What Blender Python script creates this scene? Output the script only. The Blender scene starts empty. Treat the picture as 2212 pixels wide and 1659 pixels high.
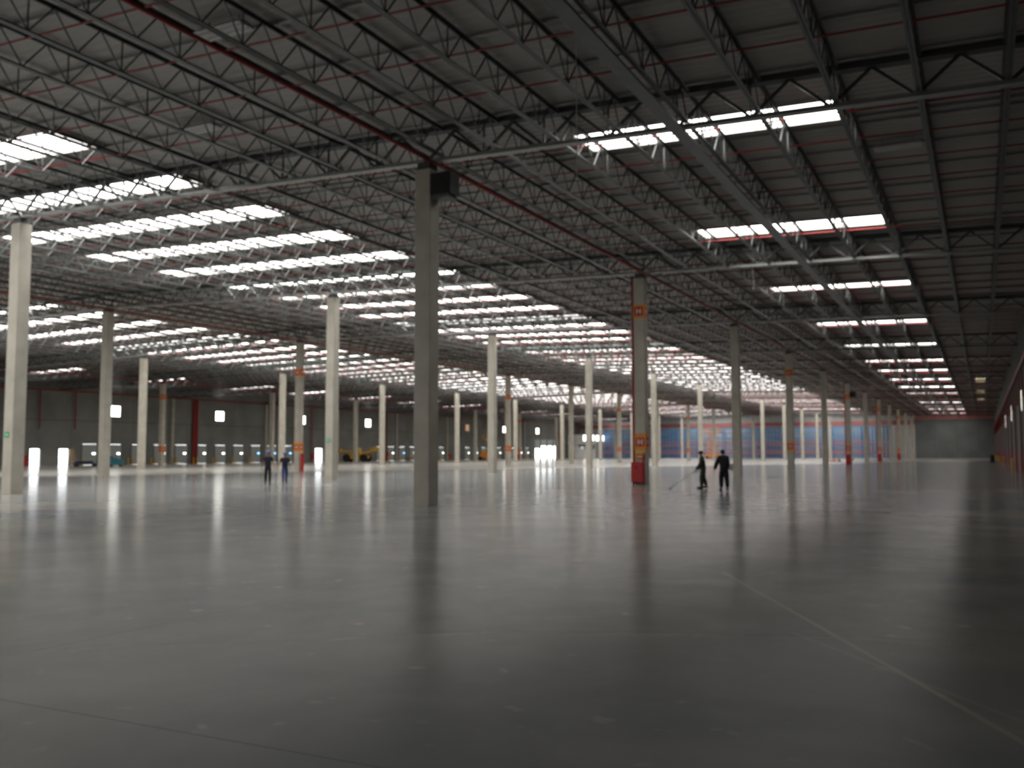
import bpy, math, random
from math import sin, cos, pi, radians as R
from mathutils import Vector, Matrix
random.seed(7)
scn = bpy.context.scene
col = scn.collection

# ------------------------------------------------------------------ camera
CAM_H = 1.728
F_PX, YAW, PITCH, ROLL = 2021.7, R(26.6126), R(4.2045), -0.001838
cd = bpy.data.cameras.new('camera'); cam = bpy.data.objects.new('camera', cd); col.objects.link(cam)
cd.sensor_width = 36.0; cd.sensor_fit = 'HORIZONTAL'; cd.lens = F_PX / 2212 * 36
cd.clip_start = 0.05; cd.clip_end = 1500
cam.matrix_world = Matrix.Translation((0, 0, CAM_H)) @ Matrix.Rotation(YAW, 4, 'Z') @ Matrix.Rotation(pi / 2 + PITCH, 4, 'X') @ Matrix.Rotation(ROLL, 4, 'Z')
cd.dof.use_dof = True; cd.dof.focus_distance = 1.0; cd.dof.aperture_fstop = 11.0   # the phone focused far too near
scn.camera = cam

# ------------------------------------------------------------------ world, exposure
w = bpy.data.worlds.new('sky'); scn.world = w; w.use_nodes = True
bg = w.node_tree.nodes['Background']; bg.inputs[0].default_value = (0.93, 0.97, 1.0, 1); bg.inputs[1].default_value = 10.0
scn.view_settings.view_transform = 'Standard'; scn.view_settings.look = 'None'
scn.view_settings.gamma = 1; scn.view_settings.use_curve_mapping = False
scn.view_settings.exposure = 0.0
SKY_E = 6.8          # radiance of a daylit translucent skylight sheet
cy = scn.cycles
cy.use_denoising = True; cy.max_bounces = 7; cy.diffuse_bounces = 5; cy.glossy_bounces = 3
cy.transmission_bounces = 2; cy.transparent_max_bounces = 4; cy.use_adaptive_sampling = True; cy.adaptive_threshold = 0.03
cy.sample_clamp_indirect = 6.0; cy.caustics_reflective = False; cy.caustics_refractive = False

# ------------------------------------------------------------------ materials
def mat(name, color, rough=0.6, metal=0.0, spec=0.5, var=0.0, vscale=1.0, bump=0.0, bscale=20.0, emit=None, es=0.0):
    m = bpy.data.materials.new(name); m.use_nodes = True
    nt = m.node_tree; b = nt.nodes['Principled BSDF']
    b.inputs['Roughness'].default_value = rough; b.inputs['Metallic'].default_value = metal
    b.inputs['Specular IOR Level'].default_value = spec
    b.inputs['Base Color'].default_value = (*color, 1)
    if emit:
        b.inputs['Emission Color'].default_value = (*emit, 1); b.inputs['Emission Strength'].default_value = es
    tc = nt.nodes.new('ShaderNodeTexCoord')
    if var > 0:
        n = nt.nodes.new('ShaderNodeTexNoise'); n.inputs['Scale'].default_value = vscale; n.inputs['Detail'].default_value = 5
        nt.links.new(tc.outputs['Object'], n.inputs['Vector'])
        r = nt.nodes.new('ShaderNodeValToRGB')
        r.color_ramp.elements[0].position = 0.3; r.color_ramp.elements[1].position = 0.7
        r.color_ramp.elements[0].color = (*[c * (1 - var) for c in color], 1)
        r.color_ramp.elements[1].color = (*[min(1, c * (1 + var)) for c in color], 1)
        nt.links.new(n.outputs['Fac'], r.inputs['Fac']); nt.links.new(r.outputs['Color'], b.inputs['Base Color'])
    if bump > 0:
        n2 = nt.nodes.new('ShaderNodeTexNoise'); n2.inputs['Scale'].default_value = bscale
        nt.links.new(tc.outputs['Object'], n2.inputs['Vector'])
        bp = nt.nodes.new('ShaderNodeBump'); bp.inputs['Strength'].default_value = bump
        nt.links.new(n2.outputs['Fac'], bp.inputs['Height']); nt.links.new(bp.outputs['Normal'], b.inputs['Normal'])
    return m

M = {}
M['concrete'] = mat('column_concrete', (0.50, 0.47, 0.40), 0.75, var=0.12, vscale=1.3, bump=0.15, bscale=14)
M['steel'] = mat('galvanised_steel', (0.125, 0.135, 0.135), 0.36, metal=0.75, var=0.12, vscale=2)
M['dark_steel'] = mat('dark_primed_steel', (0.09, 0.095, 0.095), 0.5, metal=0.2, var=0.1, vscale=2)
M['purlin'] = mat('galvanised_purlin', (0.40, 0.41, 0.40), 0.35, metal=0.6, var=0.1, vscale=3)
M['red_pipe'] = mat('red_enamel_pipe', (0.30, 0.02, 0.018), 0.35, var=0.08, vscale=4)
M['oxide'] = mat('dark_red_steel', (0.22, 0.014, 0.012), 0.5, var=0.1, vscale=3)
M['red'] = mat('red_paint', (0.48, 0.02, 0.018), 0.4, var=0.1, vscale=3)
M['yellow'] = mat('safety_yellow', (0.72, 0.42, 0.03), 0.45, var=0.1, vscale=3)
M['orange'] = mat('machine_orange', (0.78, 0.30, 0.04), 0.45, var=0.12, vscale=3)
M['white'] = mat('white_paint', (0.75, 0.74, 0.70), 0.5, var=0.05, vscale=3)
M['black'] = mat('black_metal', (0.012, 0.012, 0.014), 0.5, var=0.2, vscale=5)
M['rubber'] = mat('black_rubber', (0.02, 0.02, 0.02), 0.8, var=0.2, vscale=8)
M['blue'] = mat('rack_blue', (0.09, 0.25, 0.48), 0.4, var=0.12, vscale=2)
M['teal'] = mat('teal_paint', (0.03, 0.22, 0.27), 0.4, var=0.1, vscale=3)
M['navy_metal'] = mat('dark_blue_metal', (0.02, 0.03, 0.09), 0.5, var=0.15, vscale=3)
M['rack_red'] = mat('rack_beam_red', (0.50, 0.12, 0.10), 0.45, var=0.1, vscale=2)
M['door'] = mat('dock_door_panel', (0.48, 0.52, 0.51), 0.5, var=0.06, vscale=1.5)
M['roller'] = mat('grey_roller_door', (0.21, 0.24, 0.235), 0.85, spec=0.2, var=0.06, vscale=1.5)
M['glass'] = mat('dark_glass', (0.03, 0.035, 0.04), 0.08, spec=0.8, var=0.1, vscale=1)
M['green'] = mat('exit_green', (0.02, 0.42, 0.17), 0.5, var=0.06, vscale=4)
M['sky_pane'] = mat('skylight_sheet', (0.8, 0.8, 0.8), 0.6, var=0.03, vscale=1, emit=(1.0, 0.975, 0.94), es=SKY_E)
M['win_pane'] = mat('window_sheet', (0.8, 0.8, 0.8), 0.4, var=0.03, vscale=1, emit=(1.0, 0.98, 0.9), es=7.0)
M['warm_pane'] = mat('warm_window_sheet', (0.6, 0.4, 0.25), 0.4, var=0.05, vscale=1, emit=(1.0, 0.6, 0.3), es=0.35)
M['blue_pane'] = mat('blue_door_light', (0.3, 0.5, 0.8), 0.4, var=0.05, vscale=1, emit=(0.25, 0.62, 1.0), es=4.0)
M['cream_pane'] = mat('yellowed_skylight_sheet', (0.7, 0.65, 0.45), 0.5, var=0.05, vscale=1, emit=(1.0, 0.88, 0.5), es=0.6)
M['lampwhite'] = mat('white_reflector', (0.6, 0.6, 0.6), 0.4, var=0.05, vscale=3)
M['skin'] = mat('skin', (0.30, 0.16, 0.10), 0.55, var=0.08, vscale=12)
M['navy'] = mat('navy_cotton', (0.014, 0.016, 0.032), 0.9, var=0.2, vscale=14, bump=0.3, bscale=30)
M['blackcloth'] = mat('black_cloth', (0.013, 0.013, 0.014), 0.9, var=0.2, vscale=14, bump=0.3, bscale=30)
M['denim'] = mat('blue_denim', (0.03, 0.05, 0.17), 0.85, var=0.2, vscale=14, bump=0.3, bscale=40)
M['greycloth'] = mat('grey_green_overall', (0.055, 0.058, 0.05), 0.9, var=0.25, vscale=10, bump=0.3, bscale=30)
M['helmet'] = mat('blue_helmet', (0.10, 0.17, 0.42), 0.35, var=0.05, vscale=6)
M['shoe'] = mat('shoe_leather', (0.03, 0.022, 0.018), 0.6, var=0.2, vscale=10)
M['hairblack'] = mat('dark_hair', (0.01, 0.008, 0.007), 0.7, var=0.3, vscale=40)
M['whitecloth'] = mat('white_cloth', (0.55, 0.54, 0.50), 0.85, var=0.1, vscale=10)
M['wood'] = mat('ladder_wood', (0.55, 0.33, 0.12), 0.6, var=0.2, vscale=5)
M['yard'] = mat('yard_concrete', (0.6, 0.58, 0.53), 0.9, var=0.1, vscale=0.3)
M['office'] = mat('office_cladding', (0.72, 0.71, 0.66), 0.5, var=0.05, vscale=1)

def nodes_of(m): return m.node_tree, m.node_tree.nodes, m.node_tree.links
def math_node(nt, op, a=None, b=None, va=None, vb=None):
    n = nt.nodes.new('ShaderNodeMath'); n.operation = op
    if a is not None: nt.links.new(a, n.inputs[0])
    if b is not None: nt.links.new(b, n.inputs[1])
    if va is not None: n.inputs[0].default_value = va
    if vb is not None: n.inputs[1].default_value = vb
    return n.outputs[0]

def joint_mask(nt, coord, period, offset, width):
    """1 on a thin line repeated along a coordinate."""
    a = math_node(nt, 'SUBTRACT', coord, vb=offset)
    a = math_node(nt, 'PINGPONG', a, vb=period / 2)
    return math_node(nt, 'LESS_THAN', a, vb=width / 2)

def line_mask(nt, X, Y, p0, p1, width):
    """1 on a straight mark from p0 to p1 lying on the slab."""
    dx, dy = p1[0] - p0[0], p1[1] - p0[1]; L = math.hypot(dx, dy); dx /= L; dy /= L
    ax = math_node(nt, 'SUBTRACT', X, vb=p0[0]); ay = math_node(nt, 'SUBTRACT', Y, vb=p0[1])
    d = math_node(nt, 'SUBTRACT', math_node(nt, 'MULTIPLY', ax, vb=dy), math_node(nt, 'MULTIPLY', ay, vb=dx))
    near = math_node(nt, 'LESS_THAN', math_node(nt, 'ABSOLUTE', d), vb=width / 2)
    t = math_node(nt, 'ADD', math_node(nt, 'MULTIPLY', ax, vb=dx), math_node(nt, 'MULTIPLY', ay, vb=dy))
    inside = math_node(nt, 'LESS_THAN', math_node(nt, 'ABSOLUTE', math_node(nt, 'SUBTRACT', t, vb=L / 2)), vb=L / 2)
    return math_node(nt, 'MULTIPLY', near, inside)

def floor_material():
    m = bpy.data.materials.new('polished_slab'); m.use_nodes = True
    nt, N, L = nodes_of(m); b = N['Principled BSDF']
    tc = N.new('ShaderNodeTexCoord'); sp = N.new('ShaderNodeSeparateXYZ'); L.new(tc.outputs['Object'], sp.inputs[0])
    X, Y = sp.outputs[0], sp.outputs[1]
    def noise(scale, detail, rough=0.55, dist=0.0):
        n = N.new('ShaderNodeTexNoise'); n.inputs['Scale'].default_value = scale; n.inputs['Detail'].default_value = detail
        n.inputs['Roughness'].default_value = rough; n.inputs['Distortion'].default_value = dist
        L.new(tc.outputs['Object'], n.inputs['Vector']); return n.outputs['Fac']
    def ramp(fac, p0, p1, c0, c1):
        r = N.new('ShaderNodeValToRGB'); r.color_ramp.elements[0].position = p0; r.color_ramp.elements[1].position = p1
        r.color_ramp.elements[0].color = (*c0, 1); r.color_ramp.elements[1].color = (*c1, 1); L.new(fac, r.inputs['Fac']); return r.outputs['Color']
    def mix(fac, a, bb, mode='MIX'):
        x = N.new('ShaderNodeMix'); x.data_type = 'RGBA'; x.blend_type = mode
        if isinstance(fac, float): x.inputs['Factor'].default_value = fac
        else: L.new(fac, x.inputs['Factor'])
        for v, i in ((a, 6), (bb, 7)):
            if isinstance(v, tuple): x.inputs[i].default_value = (*v, 1)
            else: L.new(v, x.inputs[i])
        return x.outputs[2]
    base = ramp(noise(0.16, 5, 0.55, 0.4), 0.36, 0.62, (0.245, 0.28, 0.305), (0.42, 0.41, 0.385))
    blot = ramp(noise(0.7, 4, 0.55, 0.3), 0.28, 0.72, (0.62, 0.64, 0.66), (1.12, 1.10, 1.06))
    c = mix(0.65, base, blot, 'MULTIPLY')
    fleck = ramp(noise(3.0, 2, 0.5, 0.3), 0.66, 0.78, (0, 0, 0), (1, 1, 1))
    c = mix(math_node(nt, 'MULTIPLY', fleck, vb=0.5), c, (0.62, 0.60, 0.55))
    # paler, slightly rougher slab further in: starts along an irregular diagonal edge
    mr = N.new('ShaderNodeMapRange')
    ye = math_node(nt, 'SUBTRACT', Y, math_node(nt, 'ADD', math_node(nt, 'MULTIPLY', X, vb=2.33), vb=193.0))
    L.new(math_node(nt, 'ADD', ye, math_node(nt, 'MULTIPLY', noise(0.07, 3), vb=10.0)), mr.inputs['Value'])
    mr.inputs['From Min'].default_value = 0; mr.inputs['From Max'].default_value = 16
    pale_zone = mr.outputs[0]
    c = mix(math_node(nt, 'MULTIPLY', pale_zone, vb=0.6), c, (0.60, 0.57, 0.51))
    # saw-cut joints
    j = math_node(nt, 'MAXIMUM', joint_mask(nt, Y, 11.0, 26.41 - 22.0, 0.022), joint_mask(nt, X, 10.38, -16.41 + 8.9, 0.022))
    c = mix(math_node(nt, 'MULTIPLY', j, vb=0.5), c, (0.12, 0.12, 0.11))
    # pale tyre and sweep marks near the camera
    mk = line_mask(nt, X, Y, (-3.4, 13.6), (1.3, 4.2), 0.055)
    mk = math_node(nt, 'MAXIMUM', mk, math_node(nt, 'MULTIPLY', line_mask(nt, X, Y, (-1.7, 9.4), (2.0, 4.6), 0.04), vb=0.5))
    c = mix(math_node(nt, 'MULTIPLY', mk, vb=0.5), c, (0.64, 0.57, 0.46))
    L.new(c, b.inputs['Base Color'])
    # a power-floated slab: dull when looked down upon, mirror-like at grazing angles
    lw = N.new('ShaderNodeLayerWeight'); lw.inputs['Blend'].default_value = 0.5
    rr = N.new('ShaderNodeMapRange'); L.new(lw.outputs['Facing'], rr.inputs['Value'])
    rr.inputs['From Min'].default_value = 0.70; rr.inputs['From Max'].default_value = 0.98
    rr.inputs['To Min'].default_value = 0.36; rr.inputs['To Max'].default_value = 0.12
    ro = math_node(nt, 'ADD', rr.outputs[0], math_node(nt, 'MULTIPLY', pale_zone, vb=0.06))
    ro = math_node(nt, 'ADD', ro, math_node(nt, 'MULTIPLY', noise(0.2, 2), vb=0.03))
    L.new(ro, b.inputs['Roughness']); b.inputs['IOR'].default_value = 1.19; b.inputs['Specular IOR Level'].default_value = 0.4
    bp = N.new('ShaderNodeBump'); bp.inputs['Strength'].default_value = 0.15; bp.inputs['Distance'].default_value = 0.004
    L.new(noise(1.6, 2), bp.inputs['Height']); L.new(bp.outputs['Normal'], b.inputs['Normal'])
    return m
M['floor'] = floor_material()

def panel_wall_material(name, ca, cb, axis, period, offset, hz):
    """precast concrete: blotches, vertical joints every `period`, one horizontal joint at height hz"""
    m = bpy.data.materials.new(name); m.use_nodes = True
    nt, N, L = nodes_of(m); b = N['Principled BSDF']; b.inputs['Roughness'].default_value = 0.85
    tc = N.new('ShaderNodeTexCoord'); sp = N.new('ShaderNodeSeparateXYZ'); L.new(tc.outputs['Object'], sp.inputs[0])
    n = N.new('ShaderNodeTexNoise'); n.inputs['Scale'].default_value = 0.25; n.inputs['Detail'].default_value = 6
    L.new(tc.outputs['Object'], n.inputs['Vector'])
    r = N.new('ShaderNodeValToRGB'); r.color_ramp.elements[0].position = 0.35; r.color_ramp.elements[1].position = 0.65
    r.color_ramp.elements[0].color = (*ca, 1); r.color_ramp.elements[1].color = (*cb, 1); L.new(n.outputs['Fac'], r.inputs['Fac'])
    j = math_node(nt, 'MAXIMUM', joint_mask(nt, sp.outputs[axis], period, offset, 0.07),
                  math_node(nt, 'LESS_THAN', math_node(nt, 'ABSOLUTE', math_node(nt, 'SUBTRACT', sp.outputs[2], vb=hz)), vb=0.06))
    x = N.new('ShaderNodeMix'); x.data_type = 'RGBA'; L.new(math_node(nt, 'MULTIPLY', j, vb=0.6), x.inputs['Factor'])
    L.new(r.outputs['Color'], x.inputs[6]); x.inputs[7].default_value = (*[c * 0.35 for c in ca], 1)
    L.new(x.outputs[2], b.inputs['Base Color']); return m
M['wall_left'] = panel_wall_material('precast_wall', (0.21, 0.21, 0.20), (0.29, 0.285, 0.265), 1, 11.2, 5.0, 6.6)
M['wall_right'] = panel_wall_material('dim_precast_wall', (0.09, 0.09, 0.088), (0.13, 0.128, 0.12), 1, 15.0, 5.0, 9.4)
M['wall_far'] = panel_wall_material('grey_panel_wall', (0.19, 0.20, 0.20), (0.25, 0.26, 0.26), 0, 5.6, -11.8, 10.4)

def deck_material():
    m = bpy.data.materials.new('corrugated_roof_deck'); m.use_nodes = True
    nt, N, L = nodes_of(m); b = N['Principled BSDF']; b.inputs['Roughness'].default_value = 0.5
    tc = N.new('ShaderNodeTexCoord'); sp = N.new('ShaderNodeSeparateXYZ'); L.new(tc.outputs['Object'], sp.inputs[0])
    n = N.new('ShaderNodeTexNoise'); n.inputs['Scale'].default_value = 0.4; n.inputs['Detail'].default_value = 4
    L.new(tc.outputs['Object'], n.inputs['Vector'])
    r = N.new('ShaderNodeValToRGB'); r.color_ramp.elements[0].color = (0.36, 0.335, 0.31, 1); r.color_ramp.elements[1].color = (0.47, 0.44, 0.41, 1)
    L.new(n.outputs['Fac'], r.inputs['Fac']); L.new(r.outputs['Color'], b.inputs['Base Color'])
    s = math_node(nt, 'SINE', math_node(nt, 'MULTIPLY', sp.outputs[1], vb=2 * pi / 0.38))
    bp = N.new('ShaderNodeBump'); bp.inputs['Strength'].default_value = 0.5; bp.inputs['Distance'].default_value = 0.04
    L.new(s, bp.inputs['Height']); L.new(bp.outputs['Normal'], b.inputs['Normal']); return m
M['deck'] = deck_material()

# ------------------------------------------------------------------ mesh builder
class MB:
    def __init__(s): s.v = []; s.f = []
    def hexa(s, p):
        n = len(s.v); s.v += [tuple(q) for q in p]
        s.f += [(n, n+3, n+2, n+1), (n+4, n+5, n+6, n+7), (n, n+1, n+5, n+4), (n+1, n+2, n+6, n+5), (n+2, n+3, n+7, n+6), (n+3, n, n+4, n+7)]
        return s
    def box(s, x0, x1, y0, y1, z0, z1):
        return s.hexa([(x0,y0,z0),(x1,y0,z0),(x1,y1,z0),(x0,y1,z0),(x0,y0,z1),(x1,y0,z1),(x1,y1,z1),(x0,y1,z1)])
    def bar(s, a, b, w, h, up=(0, 0, 1)):
        a = Vector(a); b = Vector(b); d = (b - a).normalized(); up = Vector(up)
        if abs(d.dot(up)) > 0.99: up = Vector((1, 0, 0))
        x = d.cross(up).normalized() * w / 2; z = x.cross(d).normalized() * h / 2
        return s.hexa([a-x-z, a+x-z, b+x-z, b-x-z, a-x+z, a+x+z, b+x+z, b-x+z])
    def tube(s, pts, r, n=8, cap=True):
        pts = [Vector(p) for p in pts]; rr = r if isinstance(r, (list, tuple)) else [r] * len(pts); base = len(s.v)
        for i, p in enumerate(pts):
            d = (pts[min(i+1, len(pts)-1)] - pts[max(i-1, 0)]).normalized()
            up = Vector((0, 0, 1)) if abs(d.z) < 0.95 else Vector((1, 0, 0))
            x = d.cross(up).normalized(); y = x.cross(d).normalized()
            for k in range(n):
                a = 2 * pi * k / n; s.v.append(tuple(p + (x * cos(a) + y * sin(a)) * rr[i]))
        for i in range(len(pts) - 1):
            for k in range(n):
                k2 = (k + 1) % n; s.f.append((base+i*n+k, base+i*n+k2, base+(i+1)*n+k2, base+(i+1)*n+k))
        if cap:
            s.f.append(tuple(base + k for k in range(n))[::-1]); s.f.append(tuple(base + (len(pts)-1)*n + k for k in range(n)))
        return s
    def ball(s, c, rx, ry, rz, n=12, m=8):
        base = len(s.v)
        for i in range(1, m):
            t = pi * i / m
            for k in range(n):
                a = 2*pi*k/n; s.v.append((c[0]+rx*sin(t)*cos(a), c[1]+ry*sin(t)*sin(a), c[2]+rz*cos(t)))
        s.v += [(c[0], c[1], c[2]+rz), (c[0], c[1], c[2]-rz)]; T = len(s.v)-2; B = T+1
        for i in range(m-2):
            for k in range(n):
                k2=(k+1)%n; s.f.append((base+i*n+k, base+(i+1)*n+k, base+(i+1)*n+k2, base+i*n+k2))
        for k in range(n):
            k2=(k+1)%n; s.f.append((T, base+k, base+k2)); s.f.append((B, base+(m-2)*n+k2, base+(m-2)*n+k))
        return s
    def lathe(s, cx, cy, prof, n=16):
        base = len(s.v)
        for (r, z) in prof:
            for k in range(n):
                a = 2*pi*k/n; s.v.append((cx+r*cos(a), cy+r*sin(a), z))
        for i in range(len(prof)-1):
            for k in range(n):
                k2=(k+1)%n; s.f.append((base+i*n+k, base+i*n+k2, base+(i+1)*n+k2, base+(i+1)*n+k))
        s.f.append(tuple(base+k for k in range(n))[::-1]); s.f.append(tuple(base+(len(prof)-1)*n+k for k in range(n))); return s
    def prism(s, poly, y0, y1):
        """polygon in x,z extruded along y"""
        n = len(poly); base = len(s.v)
        s.v += [(x, y0, z) for x, z in poly] + [(x, y1, z) for x, z in poly]
        s.f.append(tuple(range(base, base+n))); s.f.append(tuple(range(base+n, base+2*n))[::-1])
        for k in range(n):
            k2=(k+1)%n; s.f.append((base+k2, base+k, base+n+k, base+n+k2))
        return s
    def mesh(s, name, m):
        me = bpy.data.meshes.new(name); me.from_pydata(s.v, [], s.f); me.materials.append(m); me.update(); return me
    def build(s, name, m, parent=None, smooth=False):
        o = bpy.data.objects.new(name, s.mesh(name, m)); col.objects.link(o)
        if parent: o.parent = parent
        if smooth:
            for p in o.data.polygons: p.use_smooth = True
        return o

def empty(name, loc=(0, 0, 0), rz=0.0):
    o = bpy.data.objects.new(name, None); o.empty_display_size = 0.3; col.objects.link(o)
    o.location = loc; o.rotation_euler = (0, 0, rz); return o
def tag(o, label, cat, group=None, kind=None):
    o['label'] = label; o['category'] = cat
    if group: o['group'] = group
    if kind: o['kind'] = kind
    return o
def structure(o, label=None):
    o['kind'] = 'structure'
    if label: o['label'] = label; 
    return o
def inst(name, me, loc=(0, 0, 0), parent=None, rz=0.0):
    o = bpy.data.objects.new(name, me); col.objects.link(o); o.location = loc; o.rotation_euler = (0, 0, rz)
    if parent: o.parent = parent
    return o
ORD = ['zeroth','first','second','third','fourth','fifth','sixth','seventh','eighth','ninth','tenth','eleventh','twelfth','thirteenth','fourteenth',
       'fifteenth','sixteenth','seventeenth','eighteenth','nineteenth','twentieth']
def nth(n):
    if n <= 20: return ORD[n]
    tens = {2:'twenty',3:'thirty',4:'forty',5:'fifty'}[n // 10]
    return (tens[:-1] + 'ieth') if n % 10 == 0 else tens + '-' + ORD[n % 10]

def proj(x, y, z):
    d = y*cos(YAW) - x*sin(YAW); r = x*cos(YAW) + y*sin(YAW); u = z - CAM_H
    d2 = d*cos(PITCH) + u*sin(PITCH); u2 = u*cos(PITCH) - d*sin(PITCH)
    if d2 < 0.5: return None
    return 1106 + F_PX*r/d2, 829.5 - F_PX*u2/d2
def seen(pts, m=160):
    """does any of the points fall in the frame (with a margin for a step aside)?"""
    for p in pts:
        q = proj(*p)
        if q and -m < q[0] < 2212+m and -m < q[1] < 1659+m: return True
    return False

# ------------------------------------------------------------------ layout of the hall (metres)
ROWX = [-16.41, -37.16, -57.92, -78.67, -99.43]          # column rows, counted from the right wall
COLY = [26.41 + 22 * k for k in range(12)]               # column lines, counted from the camera
XR, XL, YF, YB, RIDGE = 3.1, -120.2, 291.0, -34.0, -57.92
def zb(x): return 12.5 - 0.025 * abs(x - RIDGE)          # underside of the steelwork
def zr(x): return zb(x) + 1.2                            # underside of the roof deck

# --- shell
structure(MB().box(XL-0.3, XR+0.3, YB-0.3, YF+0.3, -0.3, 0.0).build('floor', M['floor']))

def pierced(u0, u1, z0, z1, holes):
    """rectangles of a wall left between holes (u0,u1,z0,z1)"""
    cuts = sorted({u0, u1, *[h[0] for h in holes], *[h[1] for h in holes]}); out = []
    for a, b in zip(cuts, cuts[1:]):
        hs = sorted([(h[2], h[3]) for h in holes if h[0] <= a + 1e-6 and h[1] >= b - 1e-6]); z = z0
        for h0, h1 in hs:
            if h0 > z + 1e-6: out.append((a, b, z, h0))
            z = max(z, h1)
        if z < z1 - 1e-6: out.append((a, b, z, z1))
    return out

DOCK = [96.5, 101.05, 105.6, 110.1, 114.6, 119.1, 123.65, 128.15, 132.65, 137.1, 141.65] + [172.75, 177.2, 181.7, 186.1, 190.6, 195.1, 199.4] + [212.5, 217.0, 221.5, 226.0, 230.5, 235.0, 239.5, 244.0, 248.5]
OPEN = [(87.9, 89.5, 2.4), (92.55, 94.2, 2.4), (151.3, 153.6, 2.65), (255.3, 258.8, 3.0), (259.7, 263.5, 3.8), (264.5, 268.1, 3.8), (269.0, 271.5, 3.8), (284.2, 288.1, 5.3)]
WINS = [101.2, 123.6, 146.0, 168.35, 190.4, 212.7, 234.1, 256.0]
holes = [(y, y+2.65, 0, 3.15) for y in DOCK] + [(a, b, 0, (5.6 if 255 < a < 270 else h)) for a, b, h in OPEN] + [(y, y+2.1, 7.4, 9.15) for y in WINS]
b = MB()
for a, c, z0, z1 in pierced(YB, YF, 0, 13.0, holes): b.box(XL-0.25, XL, a, c, z0, z1)
structure(b.build('wall_left', M['wall_left']))
RW = [62.0 + 15.0 * i for i in range(15)]
WR = [y + 11 for i, y in enumerate(RW) if i in (1, 3, 5)]
holes = [(y, y+1, 5.1, 6.9) for y in WR]
b = MB()
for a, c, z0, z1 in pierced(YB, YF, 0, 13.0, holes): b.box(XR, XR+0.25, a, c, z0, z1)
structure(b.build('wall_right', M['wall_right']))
structure(MB().box(-17.0, XR+0.25, YF, YF+0.25, 0, 14.2).build('wall_far', M['wall_far']))
structure(MB().box(XL-0.25, -17.0, YF, YF+0.25, 0, 14.2).build('wall_far_left', M['office']))
structure(MB().box(XL-0.25, XR+0.25, YB-0.25, YB, 0, 14.2).build('wall_back', M['wall_left']))
structure(MB().box(XL-180, XL-0.25, YB, YF+60, -0.3, -0.02).build('floor_yard', M['yard']))
band = mat('faded_red_band', (0.60, 0.22, 0.20), 0.5, var=0.05, vscale=1)
structure(MB().box(-16.9, XR, YF-0.35, YF, 11.0, 12.3).build('trim_1', band))
structure(MB().box(XL, -17.1, YF-0.35, YF, 9.6, 10.8).build('trim_2', band))

# --- skylights: (x0, x1, y centre, half width, material)
BANDS = [(-28.2, -47.0), (-65.0, -84.0)]
GRID = [22.1 + 5.38 * i for i in range(-9, 50)]
EDGE_Y = [29.6, 44.8, 62.6, 81.3, 99.5, 117.3, 132.8, 150.0, 168.0, 186.0, 204.0, 222.0, 240.0, 258.0, 272.0, 285.0]
SKY = []
for bi, (xa, xb) in enumerate(BANDS):
    SKY += [(xb, xa, y, 0.95, bi + 1) for y in GRID if YB + 2 < y < YF - 2]
SKY += [(-12.0, -3.5, y, 0.9, 0) for y in EDGE_Y]
SKY += [(-111.0, -101.5, y, 0.9, 3) for y in EDGE_Y]
CREAM = [(-0.5, 0.7, y, 4.2, 4) for y in (153.0, 181.0, 207.0)]
xcuts = sorted({XL, XR, RIDGE, *[s[0] for s in SKY + CREAM], *[s[1] for s in SKY + CREAM]})
b = MB()
for a, c in zip(xcuts, xcuts[1:]):
    ys = sorted((s[2]-s[3], s[2]+s[3]) for s in SKY + CREAM if s[0] <= a + 1e-6 and s[1] >= c - 1e-6)
    y = YB
    for h0, h1 in ys + [(YF, YF)]:
        if h0 > y: 
            za, zc = zr(a), zr(c)
            b.hexa([(a,y,za),(c,y,zc),(c,h0,zc),(a,h0,za),(a,y,za+.12),(c,y,zc+.12),(c,h0,zc+.12),(a,h0,za+.12)])
        y = h1
structure(b.build('ceiling', M['deck']))

def sloped_box(b, x0, x1, y0, y1, d0, d1):
    za, zc = zr(x0), zr(x1)
    return b.hexa([(x0,y0,za+d0),(x1,y0,zc+d0),(x1,y1,zc+d0),(x0,y1,za+d0),(x0,y0,za+d1),(x1,y0,zc+d1),(x1,y1,zc+d1),(x0,y1,za+d1)])
BN = ['narrow strip nearest the right wall', 'broad band over the second column row', 'broad band over the fourth column row', 'narrow strip nearest the left wall']
cnt = {}
for x0, x1, y, hw, bi in SKY + CREAM:
    t = empty('skylight', (0, 0, 0))
    vis = bi == 4 or seen([(x, y, zr(x)) for x in (x0, (x0+x1)/2, x1)], 60)
    if vis: cnt[bi] = cnt.get(bi, 0) + 1
    g = None
    if bi == 4: lab = 'yellowed skylight pane on the dark roof edge at far right, ' + nth(cnt[4]) + ' counted from the camera'; g = 'yellowed skylights at the far right'
    elif vis: lab = 'glowing white skylight, ' + nth(cnt[bi]) + ' from the camera in the ' + BN[bi]; g = 'skylights of the ' + BN[bi]
    else: oc = cnt.get('o', 0) + 1; cnt['o'] = oc; lab = 'white skylight out of view behind or beside the camera, ' + nth(oc) + ' of those'; g = 'skylights outside the view'
    tag(t, lab, 'skylight', g)
    sloped_box(MB(), x0+.01, x1-.01, y-hw+.01, y+hw-.01, 0.01, 0.06).build('skylight_sheet', M['cream_pane'] if bi == 4 else M['sky_pane'], t)
    if vis and y < 120:
        f = MB()
        for a, c in ((y-hw-.06, y-hw), (y+hw, y+hw+.06)): sloped_box(f, x0-.06, x1+.06, a, c, -0.12, -.002)
        sloped_box(f, x0-.06, x0, y-hw, y+hw, -0.12, -.002); sloped_box(f, x1, x1+.06, y-hw, y+hw, -0.12, -.002)
        f.build('curb', M['white'], t)

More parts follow.
